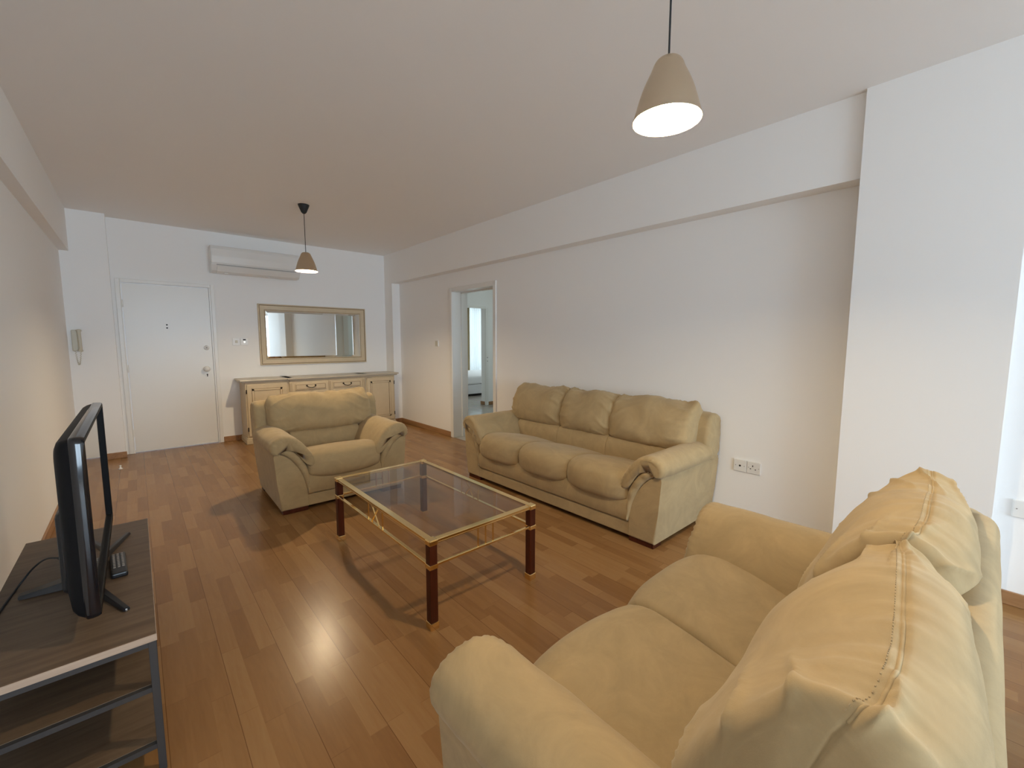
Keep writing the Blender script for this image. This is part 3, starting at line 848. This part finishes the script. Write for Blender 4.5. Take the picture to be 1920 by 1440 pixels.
def foot(p0, p1, name='stand_leg', r0=.016, r1=.010):
    bm = bmesh.new(); a = Vector(p0); b = Vector(p1); d = (b - a).normalized(); n = Vector((-d.y, d.x, 0))
    A = []
    for (p, w, h) in ((a, r0, .030), (a.lerp(b, .5), (r0 + r1) / 2, .020), (b, r1, .011)):
        A.append([bm.verts.new(p + n * w + Vector((0, 0, 0))), bm.verts.new(p - n * w), bm.verts.new(p - n * w * .7 + Vector((0, 0, h))), bm.verts.new(p + n * w * .7 + Vector((0, 0, h)))])
    for x_, y_ in zip(A, A[1:]):
        for k in range(4): bm.faces.new((x_[k], x_[(k + 1) % 4], y_[(k + 1) % 4], y_[k]))
    bm.faces.new(A[0]); bm.faces.new(list(reversed(A[-1])))
    bmesh.ops.bevel(bm, geom=bm.edges[:], offset=.002, segments=2, affect='EDGES')
    return link(name, bm, 'black', tv)
lg1 = foot((-.060, -.02, .001), (.064, -.352, .001)); foot((-.060, .02, .001), (.062, .405, .001))
foot((-.065, 0, .001), (-.222, -.01, .001), r0=.045, r1=.020)
link('leg_tip', bx(.060, .066, -.3565, -.3525, .002, .010, bev=.001), 'steel', lg1)

# cable from the television across the stand
bm = bmesh.new()
pts = [(-.20, 1.92, .69), (-.235, 1.93, .675), (-.285, 2.00, .60), (-.335, 2.12, .515), (-.368, 2.18, .472), (-.385, 2.17, .4635), (-.395, 2.10, .4635), (-.402, 1.99, .4635), (-.405, 1.9, .4635), (-.41, 1.80, .4635), (-.42, 1.76, .452), (-.428, 1.75, .40), (-.43, 1.75, .10)]
pts = [(-.195, 2.02, .62), (-.240, 2.08, .615), (-.288, 2.20, .580), (-.33, 2.28, .53), (-.362, 2.30, .485), (-.378, 2.28, .4645), (-.388, 2.18, .4640), (-.397, 2.06, .4640), (-.405, 1.93, .4640), (-.409, 1.82, .4640), (-.400, 1.72, .4640), (-.36, 1.675, .4640)]
tube(bm, catmull(pts, 90, False), .0032, 8)
cb = link('power_cable', bm, 'cord', tv, True)
cb.location = -tv.location
bm = bmesh.new(); tube(bm, [(-.192, 2.005, .618), (-.215, 2.045, .618), (-.242, 2.085, .614)], .0055, 8)
link('plug_sleeve', bm, 'cord', cb, True)

# remote control
rc = empty('remote_control', (-.104, 2.262, .46), math.radians(3), 'black remote control lying on the stand before the television screen', 'remote control')
link('body', bx(-.024, .024, -.115, .100, 0, .020, bev=.006, seg=3), 'black', rc)
bm = bmesh.new()
for r_ in range(9):
    for c_ in range(3):
        cyl(bm, (-.013 + c_ * .013, -.055 + r_ * .017, .021), .0042, .003, 'z', 10)
link('buttons', bm, 'grey', rc)

# ------------------------------------------------------------------ wall fittings
def plate_x(name, y0, y1, z0, z1, label, cat, face=R):
    t = empty(name, (face, (y0 + y1) / 2, (z0 + z1) / 2), 0, label, cat)
    a, b = (y1 - y0) / 2, (z1 - z0) / 2
    link('face_plate', bx(-.012, 0, -a, a, -b, b, bev=.003), 'plastic', t)
    return t, a, b
t, a, b = plate_x('aerial_socket', 1.139, 1.230, .400, .488, 'white aerial socket with one round hole, left of the pair beside the sofa', 'socket')
link('socket_hole', cyl(bmesh.new(), (-.0125, 0, 0), .007, .002, 'x', 20), 'dark', t)
for s in (-1, 1): link('screw', cyl(bmesh.new(), (-.0125, s * .030, 0), .003, .002, 'x', 10), 'grey', t)
t, a, b = plate_x('power_socket', 1.046, 1.137, .400, .488, 'white three-pin power socket, right of the pair beside the sofa', 'socket')
for (yy, zz, ww, hh_) in ((0.006, .014, .003, .006), (-.013, -.010, .004, .003), (.020, -.008, .004, .003)):
    link('pin_slot', bx(-.0132, -.0115, yy - ww, yy + ww, zz - hh_, zz + hh_), 'dark', t)
for s in (-1, 1): link('screw', cyl(bmesh.new(), (-.0125, s * .034, .001), .0028, .002, 'x', 10), 'grey', t)
t, a, b = plate_x('light_switch', 5.362, 5.450, 1.285, 1.376, 'single white light switch on the right wall left of the hall doorway', 'light switch')
link('rocker', bx(-.017, -.011, -.032, .032, -.034, .034, bev=.003), 'ivory', t)
t, a, b = plate_x('wall_socket', -.215, -.125, .470, .560, 'blank white wall plate in the recess at the far right', 'socket')
link('screw', cyl(bmesh.new(), (-.0125, .030, 0), .003, .002, 'x', 10), 'grey', t)

t = empty('light_switch', (1.041, F, 1.353), 0, 'left white switch plate of the pair between entry door and mirror', 'light switch')
link('face_plate', bx(-.045, .045, -.011, 0, -.047, .047, bev=.003), 'plastic', t)
link('rocker', bx(-.014, .014, -.016, -.010, -.018, .018, bev=.002), 'ivory', t)
t = empty('timer_switch', (1.133, F, 1.353), 0, 'right white plate of the pair with a dark display and bright lamp', 'light switch')
link('face_plate', bx(-.045, .045, -.011, 0, -.047, .047, bev=.003), 'plastic', t)
link('display', bx(-.015, .018, -.014, -.010, .018, .034, bev=.001), 'dark', t)
link('indicator', cyl(bmesh.new(), (.002, -.013, -.004), .010, .006, 'y', 16), emit_mat('indicator_glow', (1, .95, .85), 1.5), t)

# intercom on the left pillar
ic = empty('intercom_phone', (-.465, 6.661, 1.36), 0, 'ivory intercom handset hanging on the left pillar beside the entry door', 'intercom')
link('base', bx(-.040, .010, -.030, 0, -.11, .12, bev=.008), 'ivory', ic)
bm = bmesh.new(); tube(bm, catmull([(.022, -.050, .112), (.024, -.062, .09), (.026, -.068, .0), (.026, -.062, -.075), (.022, -.048, -.105)], 24, False), lambda u: .014 + .010 * (abs(u - .5) * 2) ** 4, 12)
link('handset', bm, 'ivory', ic, True)
bm = bmesh.new(); pts = []
for i in range(90):
    u = i / 89; cy = (-.02 - .02 * math.sin(u * PI)); cz = -.10 - .16 * math.sin(u * PI); cxx = -.02 + .045 * u
    pts.append((cxx + .005 * math.cos(i * 1.4), cy + .005 * math.sin(i * 1.4), cz))
tube(bm, pts, .0026, 6)
link('coiled_cord', bm, 'ivory', ic, True)

# door stop on the floor
ds = tag(link('door_stop', lathe(bmesh.new(), [(0, 0), (.020, 0), (.020, .006), (.009, .014), (.008, .035), (.011, .040), (0, .044)], 24), 'plastic', None, True, loc=(-.195, 6.08, 0)), 'small white door stop on the floor before the left pillar', 'door stop')

# ------------------------------------------------------------------ lights
def area(name, loc, rot, sx, sy, power, col):
    l = bpy.data.lights.new(name, 'AREA'); l.shape = 'RECTANGLE'; l.size = sx; l.size_y = sy; l.energy = power; l.color = col
    o = bpy.data.objects.new(name, l); COL.objects.link(o); o.location = loc; o.rotation_euler = rot
    return o
area('daylight_balcony', ((WX0 + WX1) / 2, YB - .62, 1.45), (PI / 2 - .40, 0, 0), WX1 - WX0 + .3, 2.4, 400.0, (.66, .83, 1.0))
area('fill_hall', (6.52, 5.2, 1.5), (0, PI / 2, 0), 1.5, 1.2, 16.0, (.80, .95, .97))  # fill lamp added to brighten the hall, out of view
area('daylight_bedroom', (7.93, 11.0, 1.4), (-PI / 2, 0, 0), 1.5, 2.3, 38.0, (.84, .97, 1.0))
wd = bpy.data.worlds.new('world'); SC.world = wd; wd.use_nodes = True
area('fill_bedroom_side', (8.86, 9.2, 1.6), (0, PI / 2, 0), 1.3, 1.6, 34.0, (.84, .96, 1.0))  # fill lamp added to brighten the bed; the side wall has no window
bg = wd.node_tree.nodes['Background']; bg.inputs[0].default_value = (.75, .85, 1, 1); bg.inputs[1].default_value = 1.0

# ------------------------------------------------------------------ camera
cam = bpy.data.cameras.new('camera'); co = bpy.data.objects.new('camera', cam); COL.objects.link(co)
f, ya_, pi_, ro = 796.707, math.radians(41.529), math.radians(-5.717), math.radians(.065)
fw = Vector((math.sin(ya_) * math.cos(pi_), math.cos(ya_) * math.cos(pi_), math.sin(pi_)))
r0 = Vector((math.cos(ya_), -math.sin(ya_), 0)); u0 = r0.cross(fw)
rr = r0 * math.cos(ro) + u0 * math.sin(ro); uu = -r0 * math.sin(ro) + u0 * math.cos(ro)
mw = Matrix((rr, uu, -fw)).transposed().to_4x4(); mw.translation = Vector((0, 0, 1.36))
co.matrix_world = mw
cam.sensor_width = 36.0; cam.sensor_fit = 'HORIZONTAL'; cam.lens = f / 1920 * 36; cam.clip_start = .02
SC.camera = co
SC.view_settings.view_transform = 'Standard'; SC.view_settings.look = 'None'; SC.view_settings.gamma = 1.0
SC.view_settings.use_curve_mapping = False
SC.view_settings.exposure = 0.0
SC.cycles.use_denoising = True
SC.cycles.max_bounces = 14; SC.cycles.diffuse_bounces = 10; SC.cycles.transparent_max_bounces = 16
